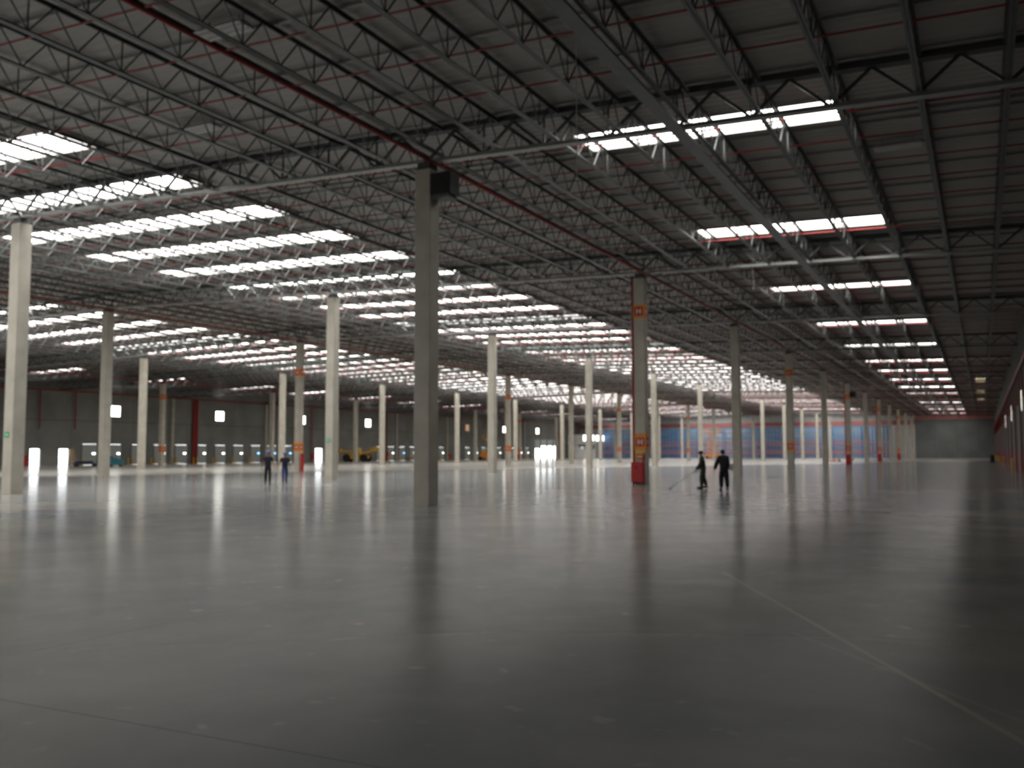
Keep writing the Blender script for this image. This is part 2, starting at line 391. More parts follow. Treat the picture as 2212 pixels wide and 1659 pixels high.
# --- concrete columns
CW = 0.30
def row_phrase(r): return ['in the row nearest the right wall', 'in the second row from the right wall', 'in the middle row', 'in the fourth row from the right wall', 'in the row nearest the left wall'][r]
LETTER_H = [(-0.13, -0.07, -0.15, 0.15), (0.07, 0.13, -0.15, 0.15), (-0.07, 0.07, -0.03, 0.03)]
def hydrant_band(parent, x, y, z0, z1):
    """yellow painted band with a red square and a white H on each face"""
    e = 0.012
    o = MB().box(x-CW-e, x+CW+e, y-CW-e, y+CW+e, z0, z1).build('sign_band', M['orange'], parent)
    r = MB(); h = MB(); zc = (z0+z1)/2; a = min(0.24, (z1-z0)/2-0.1); q = e + 0.006; p = e + 0.012
    r.box(x-a, x+a, y-CW-q, y-CW-e, zc-a, zc+a); r.box(x+CW+e, x+CW+q, y-a, y+a, zc-a, zc+a)
    for u0, u1, v0, v1 in LETTER_H:
        k = a / 0.24
        h.box(x+u0*k, x+u1*k, y-CW-p, y-CW-q, zc+v0*k, zc+v1*k); h.box(x+CW+q, x+CW+p, y+u0*k, y+u1*k, zc+v0*k, zc+v1*k)
    r.build('sign_panel', M['red'], o); h.build('letter', M['white'], o)
SIGNED = {(0, 1), (0, 3), (0, 5), (0, 7), (0, 9), (2, 2), (2, 4), (2, 6), (2, 8), (4, 3), (4, 6), (4, 8), (2, 10), (4, 10)}
PIPED = {(0, 1), (0, 5), (0, 7), (0, 9), (4, 6), (4, 8)}
GREEN = {(1, 0), (1, 1)}
nvis = {}
for r, x in enumerate(ROWX):
    for k, y in enumerate(COLY):
        top = zb(x) - 0.02
        if not seen([(x, y, 0), (x, y, 6), (x, y, top)], 120): continue
        nvis[r] = nvis.get(r, 0) + 1
        t = empty('concrete_column', (0, 0, 0))
        look = 'square grey concrete column'
        if (r, k) in PIPED: look = 'concrete column with a red riser pipe'
        elif (r, k) in SIGNED: look = 'concrete column with orange hydrant signs'
        elif (r, k) in GREEN: look = 'concrete column with a small green exit sign'
        tag(t, look + ' ' + row_phrase(r) + ', ' + nth(nvis[r]) + ' from the camera', 'column', 'concrete columns carrying the roof')
        c = 0.02; s = MB(); W = CW
        pl = [(-W+c,-W),(W-c,-W),(W,-W+c),(W,W-c),(W-c,W),(-W+c,W),(-W,W-c),(-W,-W+c)]
        n = len(s.v); s.v += [(x+a, y+bb, 0) for a, bb in pl] + [(x+a, y+bb, top-0.25) for a, bb in pl]
        s.f += [tuple(range(8))[::-1], tuple(range(8, 16))] + [(i, (i+1) % 8, 8+(i+1) % 8, 8+i) for i in range(8)]
        s.build('shaft', M['concrete'], t)
        MB().box(x-0.24, x+0.24, y-0.24, y+0.24, top-0.25, top).build('steel_head', M['dark_steel'], t)
        if (r, k) in SIGNED:
            hydrant_band(t, x, y, 1.85, 2.75); hydrant_band(t, x, y, 9.0, 9.75)
        if (r, k) in PIPED:
            MB().tube([(x-CW-0.09, y-0.2, 0.05), (x-CW-0.09, y-0.2, top-0.1)], 0.075, 10).build('riser_pipe', M['red_pipe'], t)
        if (r, k) in GREEN:
            g = MB().box(x-0.17, x+0.10, y-CW-0.02, y-CW-0.004, 2.42, 2.66).build('exit_sign', M['green'], t)
            MB().prism([(x-0.10, 2.52), (x-0.02, 2.52), (x-0.02, 2.47), (x+0.05, 2.54), (x-0.02, 2.61), (x-0.02, 2.56), (x-0.10, 2.56)], y-CW-0.026, y-CW-0.021).build('arrow', M['white'], g)

# --- bar joists, 22 m long, running away from the camera
NP = 16; JL = 21.7; JD = 0.95
def joist_parts():
    bc = MB(); tc_ = MB(); wb = MB(); y0 = (22 - JL) / 2
    for s in (-1, 1):
        bc.box(s*0.045-0.035, s*0.045+0.035, y0, y0+JL, 0, 0.012); bc.box(s*0.012-0.006, s*0.012+0.006, y0, y0+JL, 0.012, 0.08)
        tc_.box(s*0.05-0.04, s*0.05+0.04, y0, y0+JL, JD-0.012, JD); tc_.box(s*0.012-0.006, s*0.012+0.006, y0, y0+JL, JD-0.09, JD-0.012)
    p = JL / NP
    for i in range(NP):
        a = y0 + i*p
        wb.bar((0, a, 0.04), (0, a+p/2, JD-0.05), 0.035, 0.035, (1, 0, 0)); wb.bar((0, a+p/2, JD-0.05), (0, a+p, 0.04), 0.035, 0.035, (1, 0, 0))
    for i in range(1, NP, 2):
        a = y0 + i*p; wb.bar((0, a, 0.04), (0, a, JD-0.05), 0.03, 0.03, (1, 0, 0))
    return bc, tc_, wb
bc, tc_, wb = joist_parts()
me_bc, me_tc, me_wb = bc.mesh('bottom_chord', M['steel']), tc_.mesh('top_chord', M['steel']), wb.mesh('web', M['steel'])
allj = MB()
for q in (bc, tc_, wb):
    n = len(allj.v); allj.v += q.v; allj.f += [tuple(i+n for i in f) for f in q.f]
me_all = allj.mesh('bar_joist', M['steel'])
XJ = [0.92 - 2.0757 * j for j in range(58)]
bays = [4.41 + 22*k for k in range(14)]
js = []
for x in XJ:
    for k, y in enumerate(bays):
        if y + 22 > YF + 18: continue
        z = zb(x) + 0.1
        pts = [(x, y + 22*t/6, z) for t in range(7)]
        if not seen(pts, 120): continue
        js.append((math.hypot(x, y + 11) , x, k, y, z, XJ.index(x) + 1))
js.sort()
AISLE = ['in the rightmost aisle', 'in the second aisle from the right', 'in the third aisle from the right',
         'in the fourth aisle from the right', 'in the fifth aisle from the right', 'in the leftmost aisle']
def aisle(x): return sum(1 for r in ROWX if x < r)
def bayname(k): return 'before the first column line' if k == 0 else 'past the ' + nth(k) + ' column line'
rest = MB()
for i, (d, x, k, y, z, jn) in enumerate(js):
    L = min(22, YF - y)
    if i < 300 and L > 21:
        lab = 'grey lattice joist under the roof, ' + nth(jn) + ' from the right wall, ' + bayname(k)
        if i < 70:
            t = empty('bar_joist', (x, y, z)); inst('bottom_chord', me_bc, parent=t); inst('top_chord', me_tc, parent=t); inst('web', me_wb, parent=t)
        else:
            t = inst('bar_joist', me_all, (x, y, z))
        tag(t, lab, 'joist', 'lattice joists ' + AISLE[aisle(x)])
    else:
        far = y > 150
        rest.box(x-.08, x+.08, y+.15, y+L-.1, z, z+.05); rest.box(x-.08, x+.08, y+.15, y+L-.1, z+JD-.05, z+JD)
        n = 14 if not far else 8; p = (L-.3)/n
        for q in range(n):
            a = y+.15+q*p; rest.bar((x, a, z+.04), (x, a+p/2, z+JD-.05), .04, .04, (1,0,0)); rest.bar((x, a+p/2, z+JD-.05), (x, a+p, z+.04), .04, .04, (1,0,0))
tag(rest.build('distant_bar_joists', M['steel']), 'mass of far grey lattice joists deep in the hall', 'joists', kind='stuff')

# --- deep girders across the hall on every column line
def girder(xa, xb, y, lab, grp, parts):
    """xa > xb; chords follow the roof slope; webs in panels"""
    def P(x, h): return (x, y, zb(x) + h)
    L = MB(); U = MB(); Wb = MB(); n = max(4, round(abs(xa-xb)/2.0757)); dx = (xb-xa)/n
    for s in (-1, 1):
        a = Vector(P(xa-.05, .06)); c = Vector(P(xb+.05, .06)); o = Vector((0, s*.07, 0)); L.bar(a+o, c+o, .11, .12)
        a = Vector(P(xa-.05, 1.08)); c = Vector(P(xb+.05, 1.08)); U.bar(a+o*1.3, c+o*1.3, .15, .16)
    for i in range(n):
        x0 = xa + i*dx; Wb.bar(P(x0, .08), P(x0+dx/2, 1.02), .08, .08, (0,1,0)); Wb.bar(P(x0+dx/2, 1.02), P(x0+dx, .08), .08, .08, (0,1,0))
        if i: Wb.bar(P(x0, .08), P(x0, 1.02), .05, .05, (0,1,0))
    if parts:
        t = empty('roof_girder'); L.build('bottom_chord', M['purlin'], t); U.build('top_chord', M['dark_steel'], t); Wb.build('web', M['steel'], t)
    else:
        for q in (U, Wb):
            m_ = len(L.v); L.v += q.v; L.f += [tuple(i+m_ for i in f) for f in q.f]
        t = L.build('roof_girder', M['steel'])
    tag(t, lab, 'girder', grp)
ends = [XR] + ROWX + [XL]
for k, y in enumerate(COLY):
    for r in range(6):
        xa, xb = ends[r], ends[r+1]
        if not seen([(xa+(xb-xa)*t/6, y, 11.8) for t in range(7)], 120): continue
        girder(xa, xb, y, 'deep grey roof girder on the ' + nth(k+1) + ' column line, ' + AISLE[r], 'roof girders across the hall', k < 3)

# --- purlins and sprinkler branch lines, running across the hall
def across(b, y, h, w, d, pipe=False):
    pts = [(XR-.05, y, zb(XR)+h), (RIDGE, y, zb(RIDGE)+h), (XL+.05, y, zb(XL)+h)]
    if pipe: b.tube(pts, w, 6)
    else:
        for p, q in zip(pts, pts[1:]): b.bar(p, q, w, d)
    return b
def place(y):
    k = sum(1 for c in COLY if y > c)
    return 'before the first column line' if k == 0 else 'just past the ' + nth(k) + ' column line' if k < 12 else 'against the far wall'
me_pu = across(MB(), 0, 1.15, .06, .08).mesh('purlin', M['purlin']); me_pi = across(MB(), 0, .88, .03, 0, True).mesh('sprinkler_branch_pipe', M['red_pipe'])
c1 = {}
for i in range(106):
    y = 22.1 + 1.12 + 2.69 * (i - 6)
    if y > YF - 0.5: break
    if min(abs(y - c) for c in COLY) < 0.25: y += 0.4
    while any(abs(y - q[2]) < q[3] + .12 for q in SKY): y += 0.05
    if y - c1.get('last', 0) < 0.5 or y > YF - 0.5: continue
    c1['last'] = y
    p = place(y); c1[p] = c1.get(p, 0) + 1
    tag(inst('purlin', me_pu, (0, y, 0)), 'pale steel purlin crossing the whole roof, ' + nth(c1[p]) + ' ' + p, 'purlin', 'roof purlins')
c1 = {}
for y in [15.42, 18.13, 20.84, 23.55] + [c + .15 + 2.7125 * i for c in COLY for i in range(1, 8)]:
    p = place(y); c1[p] = c1.get(p, 0) + 1
    tag(inst('sprinkler_branch_pipe', me_pi, (0, y, 0)), 'thin red sprinkler pipe crossing under the roof, ' + nth(c1[p]) + ' ' + p, 'sprinkler pipe', 'sprinkler branch pipes')
for x, nm in ((-16.0, 'along the first column row'), (-57.5, 'along the middle column row'), (-99.0, 'along the column row nearest the left wall')):
    tag(MB().tube([(x, 4.5, zb(x)-.08), (x, YF-.3, zb(x)-.08)], .06, 8).build('sprinkler_main_pipe', M['red_pipe']), 'thick red sprinkler main running lengthwise ' + nm, 'sprinkler pipe')
tag(MB().tube([(XR-.18, 5, 8.6), (XR-.18, YF-.3, 8.6)], .12, 8).build('sprinkler_main_pipe', M['red_pipe']), 'thick red pipe running high along the right wall', 'sprinkler pipe')
tag(MB().tube([(XL+.5, 40, 10.9), (XL+.5, YF-.3, 10.9)], .1, 8).build('sprinkler_main_pipe', M['red_pipe']), 'dark red pipe running high along the left wall', 'sprinkler pipe')

# --- cable tray
t = MB()
t.box(-7.88, -7.52, 4.5, YF-30, 11.16, 11.175); t.box(-7.9, -7.88, 4.5, YF-30, 11.16, 11.22); t.box(-7.52, -7.5, 4.5, YF-30, 11.16, 11.22)
tag(t.build('cable_tray', M['steel']), 'wide grey cable tray running lengthwise below the joists near the right', 'cable tray')
# unlit reflector lamps under the roof and two hanging cables
for i, (x, y, nm) in enumerate([(XJ[9]+1.04, 17.2, 'at upper left, nearer the camera'), (XJ[12]+1.04, 22.6, 'above the left columns, further out'), (XJ[6]+1.04, 17.2, 'at the top centre'), (XJ[1]-1.04, 33.4, 'at the right past the first girder')]):
    z = zr(x) - .34; t = empty('ceiling_lamp', (x, y, z))
    MB().hexa([(-.75,-.3,0),(.75,-.3,0),(.75,.3,0),(-.75,.3,0),(-.7,-.12,.16),(.7,-.12,.16),(.7,.12,.16),(-.7,.12,.16)]).build('reflector', M['lampwhite'], t)
    MB().tube([(-.7,-.12,.02-.05), (.7,-.12,.02-.05)], .02, 6).tube([(-.7,.12,-.03), (.7,.12,-.03)], .02, 6).build('tube', M['white'], t)
    MB().box(-.5,-.48,-.01,.01,.15,.335).box(.48,.5,-.01,.01,.15,.335).build('hanger', M['steel'], t)
    tag(t, 'unlit pale reflector lamp under the roof ' + nm, 'ceiling lamp', 'unlit ceiling lamps')
for x, y, z0, z1, nm in ((-9.13, 22.0, 8.81, zr(-9.13), 'hanging left of the nearest right skylight'), (-10.2, 48.0, 10.1, zr(-10.2), 'hanging beside the second right skylight')):
    tag(MB().tube([(x, y, z0), (x, y, z1)], .012, 5).ball((x, y, z0-.02), .03, .03, .03, 8, 6).build('hanging_cable', M['white']), 'thin pale cable ' + nm, 'cable')

# --- equipment boxes near column tops
def heater(x, y, z, lab):
    t = empty('air_heater', (x, y, z))
    MB().box(0, .78, -.3, .3, 0, .74).build('housing', M['black'], t)
    g = MB()
    for i in range(7): g.box(.06, .72, -.325, -.3, .08+i*.09, .11+i*.09)
    g.build('grille', M['rubber'], t)
    MB().box(.1, .68, -.3, .3, -.10, -.002).build('outlet', M['dark_steel'], t)
    MB().bar((-.02, 0, .6), (.4, 0, .82), .05, .05).bar((.4, 0, .74), (.4, 0, .86), .05, .05).build('bracket', M['dark_steel'], t)
    tag(t, lab, 'air heater', 'black boxes near column tops')
heater(ROWX[0]+CW+.02, COLY[0]-.05, 10.25, 'black box unit fixed near the top of the nearest column')
heater(ROWX[0]+CW+.02, COLY[5]-.05, 9.3, 'small black box unit high on a far column with a red pipe')

# --- fire cabinets and extinguishers on columns
def fire_cabinet(x, y, w, z0, h, lab, grp='red fire cabinets'):
    t = empty('fire_cabinet', (x, y, z0))
    MB().box(-w/2, w/2, -.3, 0, 0, h).build('body', M['red'], t)
    d = MB().box(-w/2+.03, w/2-.03, -.32, -.3, .04, h-.04).build('door', M['red'], t)
    MB().box(-.06, .04, -.335, -.32, h*.68, h*.78).build('handle', M['black'], d)
    MB().box(-w/2+.05, -w/2+.1, -.28, -.02, -.14, 0).box(w/2-.1, w/2-.05, -.28, -.02, -.14, 0).build('foot', M['dark_steel'], t)
    tag(t, lab, 'fire cabinet', grp)
cx, cyy = ROWX[0], COLY[1]
fire_cabinet(cx-.10, cyy-CW-.012, .66, .14, 1.08, 'big red fire cabinet at the foot of the second near column')
t = empty('fire_sign_board', (cx, cyy-CW-.012, 1.80))
MB().box(-.27, .27, -.02, 0, -.42, -.02).build('board', M['yellow'], t); MB().box(-.2, .22, -.03, -.02, -.40, -.16).build('panel', M['red'], t)
MB().box(-.14, -.02, -.034, -.031, -.34, -.24).box(.02, .14, -.034, -.031, -.34, -.24).build('pictogram', M['white'], t)
tag(t, 'yellow and red notice board above the big red cabinet', 'sign')
def extinguisher(x, y, z, lab, s=1.0):
    t = empty('fire_extinguisher', (x, y, z))
    MB().lathe(0, 0, [(.06*s,0),(.085*s,.02*s),(.085*s,.42*s),(.05*s,.50*s),(.025*s,.54*s)], 14).build('cylinder', M['red'], t, True)
    MB().box(-.03*s,.08*s,-.015*s,.015*s,.54*s,.60*s).build('valve', M['black'], t)
    MB().tube([(.03*s,0,.56*s),(.12*s,0,.5*s),(.12*s,0,.18*s)], .012*s, 6).build('hose', M['black'], t)
    tag(t, lab, 'fire extinguisher', 'red fire extinguishers')
extinguisher(cx+.2, cyy-CW-.12, 1.25, 'small red extinguisher hung above the big red cabinet', .75)
for (r, k, nm) in ((0,5,'sixth'), (0,7,'eighth'), (0,9,'tenth')):
    fire_cabinet(ROWX[r]-.05, COLY[k]-CW-.012, .6, .12, 1.3, 'small red fire cabinet at the foot of the ' + nm + ' column of the right row')
fire_cabinet(ROWX[4]-.1, COLY[6]-CW-.012, .7, .12, 1.35, 'red fire cabinet at the column before the yellow loader')
fire_cabinet(ROWX[4]-.1, COLY[8]-CW-.012, .7, .12, 1.35, 'red fire cabinet at a far column beside the orange lift')
b = MB().box(-.11,.11,-.11,.11,0,1.7)
t = empty('hose_stand', (ROWX[2]+.56, COLY[2]-.1, 0)); b.build('post', M['red'], t)
MB().lathe(0, 0, [(.2,-0.001),(.2,.05)], 12).build('base', M['red'], t)
tag(t, 'slim red post beside the column with orange signs, behind the two left men', 'hose stand')

# --- dock doors, openings, windows on the left wall
dn = 0; wn = 0
me_door = MB()
me_door.box(-.10, -.04, .02, 2.63, .02, 3.13)
for zz in (.62, 1.24, 1.86, 2.48): me_door.box(-.04, -.025, .05, 2.60, zz-.02, zz+.02)
for yy in (.66, 1.32, 1.98): me_door.box(-.04, -.02, yy-.025, yy+.025, .05, 3.1)
me_door = me_door.mesh('dock_door', M['door'])
me_fr = MB().box(.0, .06, -.12, 0, 0, 3.27).box(.0, .06, 2.65, 2.77, 0, 3.27).box(.0, .06, 0, 2.65, 3.15, 3.27).mesh('frame', M['steel'])
me_vp = MB().box(-.02, 0.0, 1.85, 2.35, 1.62, 1.84).mesh('vision_pane', M['win_pane'])
me_vb = MB().box(-.02, 0.0, 1.85, 2.35, 1.62, 1.84).mesh('vision_pane', M['blue_pane'])
me_bol = MB().lathe(0, 0, [(.11,0),(.11,.98),(.095,1.06),(.05,1.1)], 14).mesh('bollard', M['yellow'])
BLUE = {132.65, 141.65, 137.1, 181.7, 235.0}
bn = 0
for y in DOCK:
    dn += 1
    t = inst('door_%d' % dn, me_door, (XL, y, 0)); structure(t)
    inst('frame', me_fr, parent=t); inst('vision_pane', me_vb if y in BLUE else me_vp, parent=t)
    for yy in (y-.55, y+3.2):
        bn += 1
        tag(inst('bollard', me_bol, (XL+.95, yy, 0)), 'short yellow bollard by the left wall, ' + ('before' if yy < y else 'after') + ' the ' + nth(dn) + ' pale dock door from the left', 'bollard', 'yellow bollards along the left wall')
for i, (a, c, h) in enumerate(OPEN):
    dn += 1
    f = MB().box(-.02, .06, a-.1, a, 0, h+.1).box(-.02, .06, c, c+.1, 0, h+.1).box(-.02, .06, a, c, h, h+.1)
    t = inst('door_%d' % dn, f.mesh('door_frame', M['steel']), (XL, 0, 0)); structure(t)
    if 255 < a < 270: MB().box(-.12, -.05, a+.01, c-.01, h+.1, 5.59).build('raised_panel', M['door'], t)
for y in WINS:
    wn += 1
    f = MB().box(-.1, .03, y, y+.07, 7.4, 9.15).box(-.1, .03, y+2.03, y+2.1, 7.4, 9.15).box(-.1, .03, y+.07, y+2.03, 7.4, 7.47).box(-.1, .03, y+.07, y+2.03, 9.08, 9.15)
    t = inst('window_%d' % wn, f.mesh('window_frame', M['white']), (XL, 0, 0)); structure(t)
    MB().box(-.08, -.05, y+.07, y+2.03, 7.47, 9.08).build('pane', M['warm_pane'] if y == 212.7 else M['win_pane'], t)

# --- wall columns and red riser pipes on the left wall
for i, k in enumerate(range(3, 12)):
    y = COLY[k] + 1.1 if k == 4 else COLY[k]
    if any(abs(y - (d+1.32)) < 1.7 for d in DOCK): y = min([d-.95 for d in DOCK] + [d+3.6 for d in DOCK], key=lambda v: abs(v-y))
    if any(a-.6 < y < c+.6 for a, c, h in OPEN) or y > 270: continue
    tag(MB().box(XL+.002, XL+.35, y-.28, y+.28, 0, zb(XL)).build('wall_pilaster', M['concrete']), 'concrete pilaster on the left wall, ' + nth(i+1) + ' from the left', 'pilaster', 'wall pilasters')
def risers(y, n, r, z0, z1, lab):
    b = MB()
    for i in range(n): b.tube([(XL+.35, y+i*r*2.5, z0), (XL+.35, y+i*r*2.5, z1)], r, 8)
    t = b.build('riser_pipe', M['red_pipe']); tag(t, lab, 'riser pipe', 'red riser pipes on the left wall')
risers(118.2, 3, .17, 0, 10.8, 'thick bundle of red riser pipes on the left wall beside a red cabinet')
risers(149.8, 1, .1, 0, 10.8, 'thin red riser pipe on the left wall beside the bright doorway')
risers(94.9, 1, .09, 5.3, 10.8, 'short red drop pipe above the doorway with the ladder')
risers(89.0, 1, .09, 5.3, 10.8, 'short red drop pipe above the leftmost bright doorway')
risers(176.1, 1, .12, 0, 10.8, 'red riser pipe on the left wall past the yellow loader')
risers(273.2, 2, .2, 0, 9.5, 'red riser pipes on the left wall beyond the four bright gates')
risers(209.8, 1, .1, 6, 10.8, 'short red drop pipe on the left wall behind the thickest column')
def wall_cabinet(y, w, h, z0, lab):
    t = empty('fire_cabinet', (XL+.01, y, z0))
    MB().box(0, .35, 0, w, 0, h).build('body', M['red'], t); MB().box(.35, .37, .05, w-.05, .05, h-.05).build('door', M['red'], t)
    tag(t, lab, 'fire cabinet', 'red cabinets on the left wall')
wall_cabinet(86.6, .8, 1.5, 0, 'red cabinet on the left wall, left of the leftmost bright doorway')
wall_cabinet(149.95, .9, 1.2, .5, 'small red cabinet left of the tall bright doorway')
wall_cabinet(176.3, .8, 1.9, 0, 'red cabinet on the left wall past the yellow loader')
wall_cabinet(204.0, 1.0, 1.2, .2, 'red cabinet low on the left wall, right of the nearest column')
wall_cabinet(273.9, 2.6, 2.6, 0, 'large red cabinet right of the four bright gates')

# --- right wall: red-framed loading doors, tall windows, bollards
me_g = MB().box(-.09, -.03, 0.25, 7.75, 1.8, 5.8)
for i in range(1, 13): me_g.box(-.10, -.09, .3, 7.7, 1.8+i*.3-.015, 1.8+i*.3+.015)
me_g = me_g.mesh('roller_door', M['roller'])
me_rf = MB().box(-.11, 0, 0, .25, 0, 8.3).box(-.11, 0, 7.75, 8, 0, 8.3).box(-.11, 0, .25, 7.75, 5.8, 6.0).mesh('frame', M['oxide'])
me_kp = MB().box(-.12, 0, .25, 7.75, 0.01, 1.8).mesh('guard_plate', M['oxide'])
me_wf = MB().box(-.05,.05,0,.06,0,1.8).box(-.05,.05,.94,1,0,1.8).box(-.05,.05,.06,.94,0,.06).box(-.05,.05,.06,.94,1.74,1.8).mesh('window_frame', M['white'])
me_wp = MB().box(.02,.04,.06,.94,.06,1.74).mesh('pane', M['win_pane'])
for i, y in enumerate(RW):
    dn += 1
    t = inst('door_%d' % dn, me_g, (XR, y, 0)); structure(t); inst('frame', me_rf, parent=t); inst('guard_plate', me_kp, parent=t)
    if i in (1, 3, 5):
        wn += 1
        t = inst('window_%d' % wn, me_wf, (XR, y+11, 5.1)); structure(t); inst('pane', me_wp, parent=t)
    for s, yy in enumerate((y-1.1, y+9.1)):
        if i in (3, 6, 8, 10, 12) and s == 0: tag(inst('bollard', me_bol, (XR-.45, yy, 0)), 'yellow bollard along the right wall, ' + ('before' if s == 0 else 'after') + ' the ' + nth(i+1) + ' red-framed door', 'bollard', 'yellow bollards along the right wall')
t = empty('waste_drum', (1.5, 181, 0))
MB().lathe(0, 0, [(.36,0),(.38,.03),(.38,.4),(.4,.42),(.38,.44),(.38,.8),(.4,.82),(.38,.84),(.38,1.1)], 20).build('barrel', M['black'], t, True)
MB().lathe(0, 0, [(.4,1.1),(.4,1.16),(.2,1.2)], 20).build('lid', M['rubber'], t, True)
tag(t, 'black drum on the floor far down the right side', 'drum')

# --- blue drive-in racks before the far wall
RX0, RX1 = -109.5, -22.6
nrack = 22; rw_ = (RX1 - RX0) / nrack
lanes = 4; up = MB(); br = MB(); bm = MB(); dz = 8.9; dep = 5.4
lw = (rw_ - .3) / lanes
for i in range(lanes+1):
    for j in range(4):
        x = i*lw; y = j*dep/3; up.box(x-.065, x+.065, y-.06, y+.06, 0, dz)
    for j in range(3):
        x = i*lw; y = j*dep/3
        for q in range(5): up.bar((x, y, .5+q*1.65), (x, y+dep/3, 1.3+q*1.65), .04, .04)
for z0, hh in ((1.3, .35), (2.2, .2), (3.8, .3), (4.7, .16)):
    bm.box(-.08, lanes*lw+.08, -.14, -.062, z0, z0+hh)
tp = MB()
for j in range(4): tp.box(-.08, lanes*lw+.08, j*dep/3-.05, j*dep/3+.05, dz, dz+.14)
mats = [('upright', up, M['blue']), ('beam', bm, M['rack_red']), ('top_beam', tp, M['blue'])]
mats = [(n_, q.mesh(n_, m_)) for n_, q, m_ in mats]
for i in range(nrack):
    t = empty('storage_rack', (RX0 + i*rw_, YF - 9.5, 0))
    for n_, q in mats: inst(n_, q, parent=t)
    tag(t, 'tall blue storage rack with red beams before the far wall, ' + nth(i+1) + ' from the left', 'storage rack', 'blue storage racks along the far wall')

# --- two-storey office in the far left corner
t = empty('office_building', (-119.8, 279.5, 0)); 
MB().box(0, 9.4, 0, 10.5, 0, 7.6).build('body', M['office'], t)
MB().box(-.0, 9.9, -.5, 0, 4.6, 5.3).box(9.4, 9.9, 0, 10.5, 4.6, 5.3).build('canopy', M['white'], t)
wb_ = MB()
wb_.box(5.4, 8.9, -.04, 0, 5.6, 7.3).build('upper_window', M['win_pane'], t)
MB().box(9.4, 9.44, 1, 8, 5.6, 7.2).build('upper_window', M['win_pane'], t)
MB().box(3.6, 9.2, -.04, 0, 2.9, 4.3).build('lower_window', M['glass'], t)
MB().box(1.0, 2.2, -.04, 0, 0.01, 2.4).build('door', M['wood'], t)
MB().box(6.3, 7.6, -.04, 0, 0.01, 2.3).build('door', M['white'], t)
tag(t, 'white two-storey office cabin with lit upper window in the far left corner', 'office cabin')

# --- machines
def wheel(b, x, y, r, w, n=18):
    b.tube([(x, y-w/2, r), (x, y+w/2, r)], r, n); return b
# yellow loader
t = empty('wheel_loader', (-109.5, 150.5, 0), R(12))
MB().prism([(-2.6,.6),(2.4,.6),(2.6,1.2),(1.4,1.5),(1.2,1.75),(-.6,1.75),(-1.4,1.5),(-2.7,1.4)], -.9, .9).build('chassis', M['yellow'], t)
MB().prism([(-.5,1.75),(.9,1.75),(.7,2.75),(-.3,2.75)], -.7, .7).build('cab', M['yellow'], t)
MB().box(-.28,.66,-.72,-.701,1.95,2.6).build('cab_window', M['glass'], t)
for (x, y) in ((-1.6,-1.0), (-1.6,1.0), (2.0,-1.0), (2.0,1.0)):
    wheel(MB(), x, y, .78, .45).build('wheel', M['rubber'], t, False)
MB().bar((1.3,-.45,1.5),(3.6,-.45,2.3),.18,.3).bar((1.3,.45,1.5),(3.6,.45,2.3),.18,.3).build('boom', M['yellow'], t)
MB().prism([(3.4,2.0),(4.5,2.2),(4.6,2.9),(3.9,2.9),(3.4,2.6)], -1.1, 1.1).build('bucket', M['yellow'], t)
MB().bar((-3.4,0,2.2),(-1.0,0,2.0),.25,.3).box(-3.9,-3.2,-.5,.5,1.9,2.6).build('counterweight', M['yellow'], t)
tag(t, 'yellow wheeled loader parked before the left wall beyond the second row', 'loader')
# orange boom lift
t = empty('boom_lift', (-101.5, 189.5, 0), R(6))
MB().box(-1.6,1.6,-.9,.9,.45,1.15).prism([(-1.3,1.15),(1.2,1.15),(1.0,1.9),(-1.1,1.9)], -.7, .7).build('chassis', M['orange'], t)
for (x, y) in ((-1.1,-1.0), (-1.1,1.0), (1.1,-1.0), (1.1,1.0)): wheel(MB(), x, y, .45, .3).build('wheel', M['rubber'], t)
MB().bar((-.9,0,1.8),(.8,0,3.4),.2,.25).bar((.8,0,3.4),(-.3,0,4.9),.16,.2).build('arm', M['yellow'], t)
MB().box(-1.0,.2,-.45,.45,4.8,4.9).bar((-1,-.45,4.8),(-1,-.45,5.8),.05,.05).bar((.2,-.45,4.8),(.2,-.45,5.8),.05,.05).bar((-1,-.45,5.8),(.2,-.45,5.8),.05,.05).bar((-1,.45,4.8),(-1,.45,5.8),.05,.05).bar((.2,.45,4.8),(.2,.45,5.8),.05,.05).bar((-1,.45,5.8),(.2,.45,5.8),.05,.05).build('basket', M['yellow'], t)
tag(t, 'orange boom lift with yellow arm standing before the left wall', 'boom lift')
# teal sweeper
t = empty('floor_sweeper', (-102.7, 87.6, 0), R(40))
MB().prism([(-.95,.25),(.95,.25),(1.0,.8),(.6,1.05),(.2,1.1),(-.3,1.25),(-.95,1.15)], -.55, .55).build('body', M['teal'], t)
for (x, y) in ((-.6,-.55), (-.6,.55), (.65,0)): wheel(MB(), x, y, .2, .16).build('wheel', M['rubber'], t)
MB().lathe(.75, -.35, [(.3,.02),(.32,.1),(.1,.16)], 16).build('brush', M['black'], t)
MB().box(-.75,-.3,-.3,.3,1.22,1.36).bar((-.75,0,1.3),(-.85,0,1.7),.5,.08).build('seat', M['black'], t)
MB().tube([(.2,0,1.1),(.0,0,1.45)],.03,6).tube([(0,-.18,1.45),(0,.18,1.45)],.02,6).build('steering_wheel', M['black'], t)
tag(t, 'teal ride-on floor sweeper half hidden behind a left column', 'floor sweeper')
t = empty('flatbed_cart', (-106.4, 86.0, 0), R(38))
MB().box(-1.5,1.5,-.6,.6,.34,.46).box(-1.2,.9,-.5,.5,.46,.75).build('deck', M['navy_metal'], t)
for (x, y) in ((-1.1,-.6), (-1.1,.6), (1.1,-.6), (1.1,.6)): wheel(MB(), x, y, .17, .12).build('wheel', M['rubber'], t)
MB().bar((1.5,0,.4),(2.0,0,.95),.05,.05).build('handle', M['black'], t)
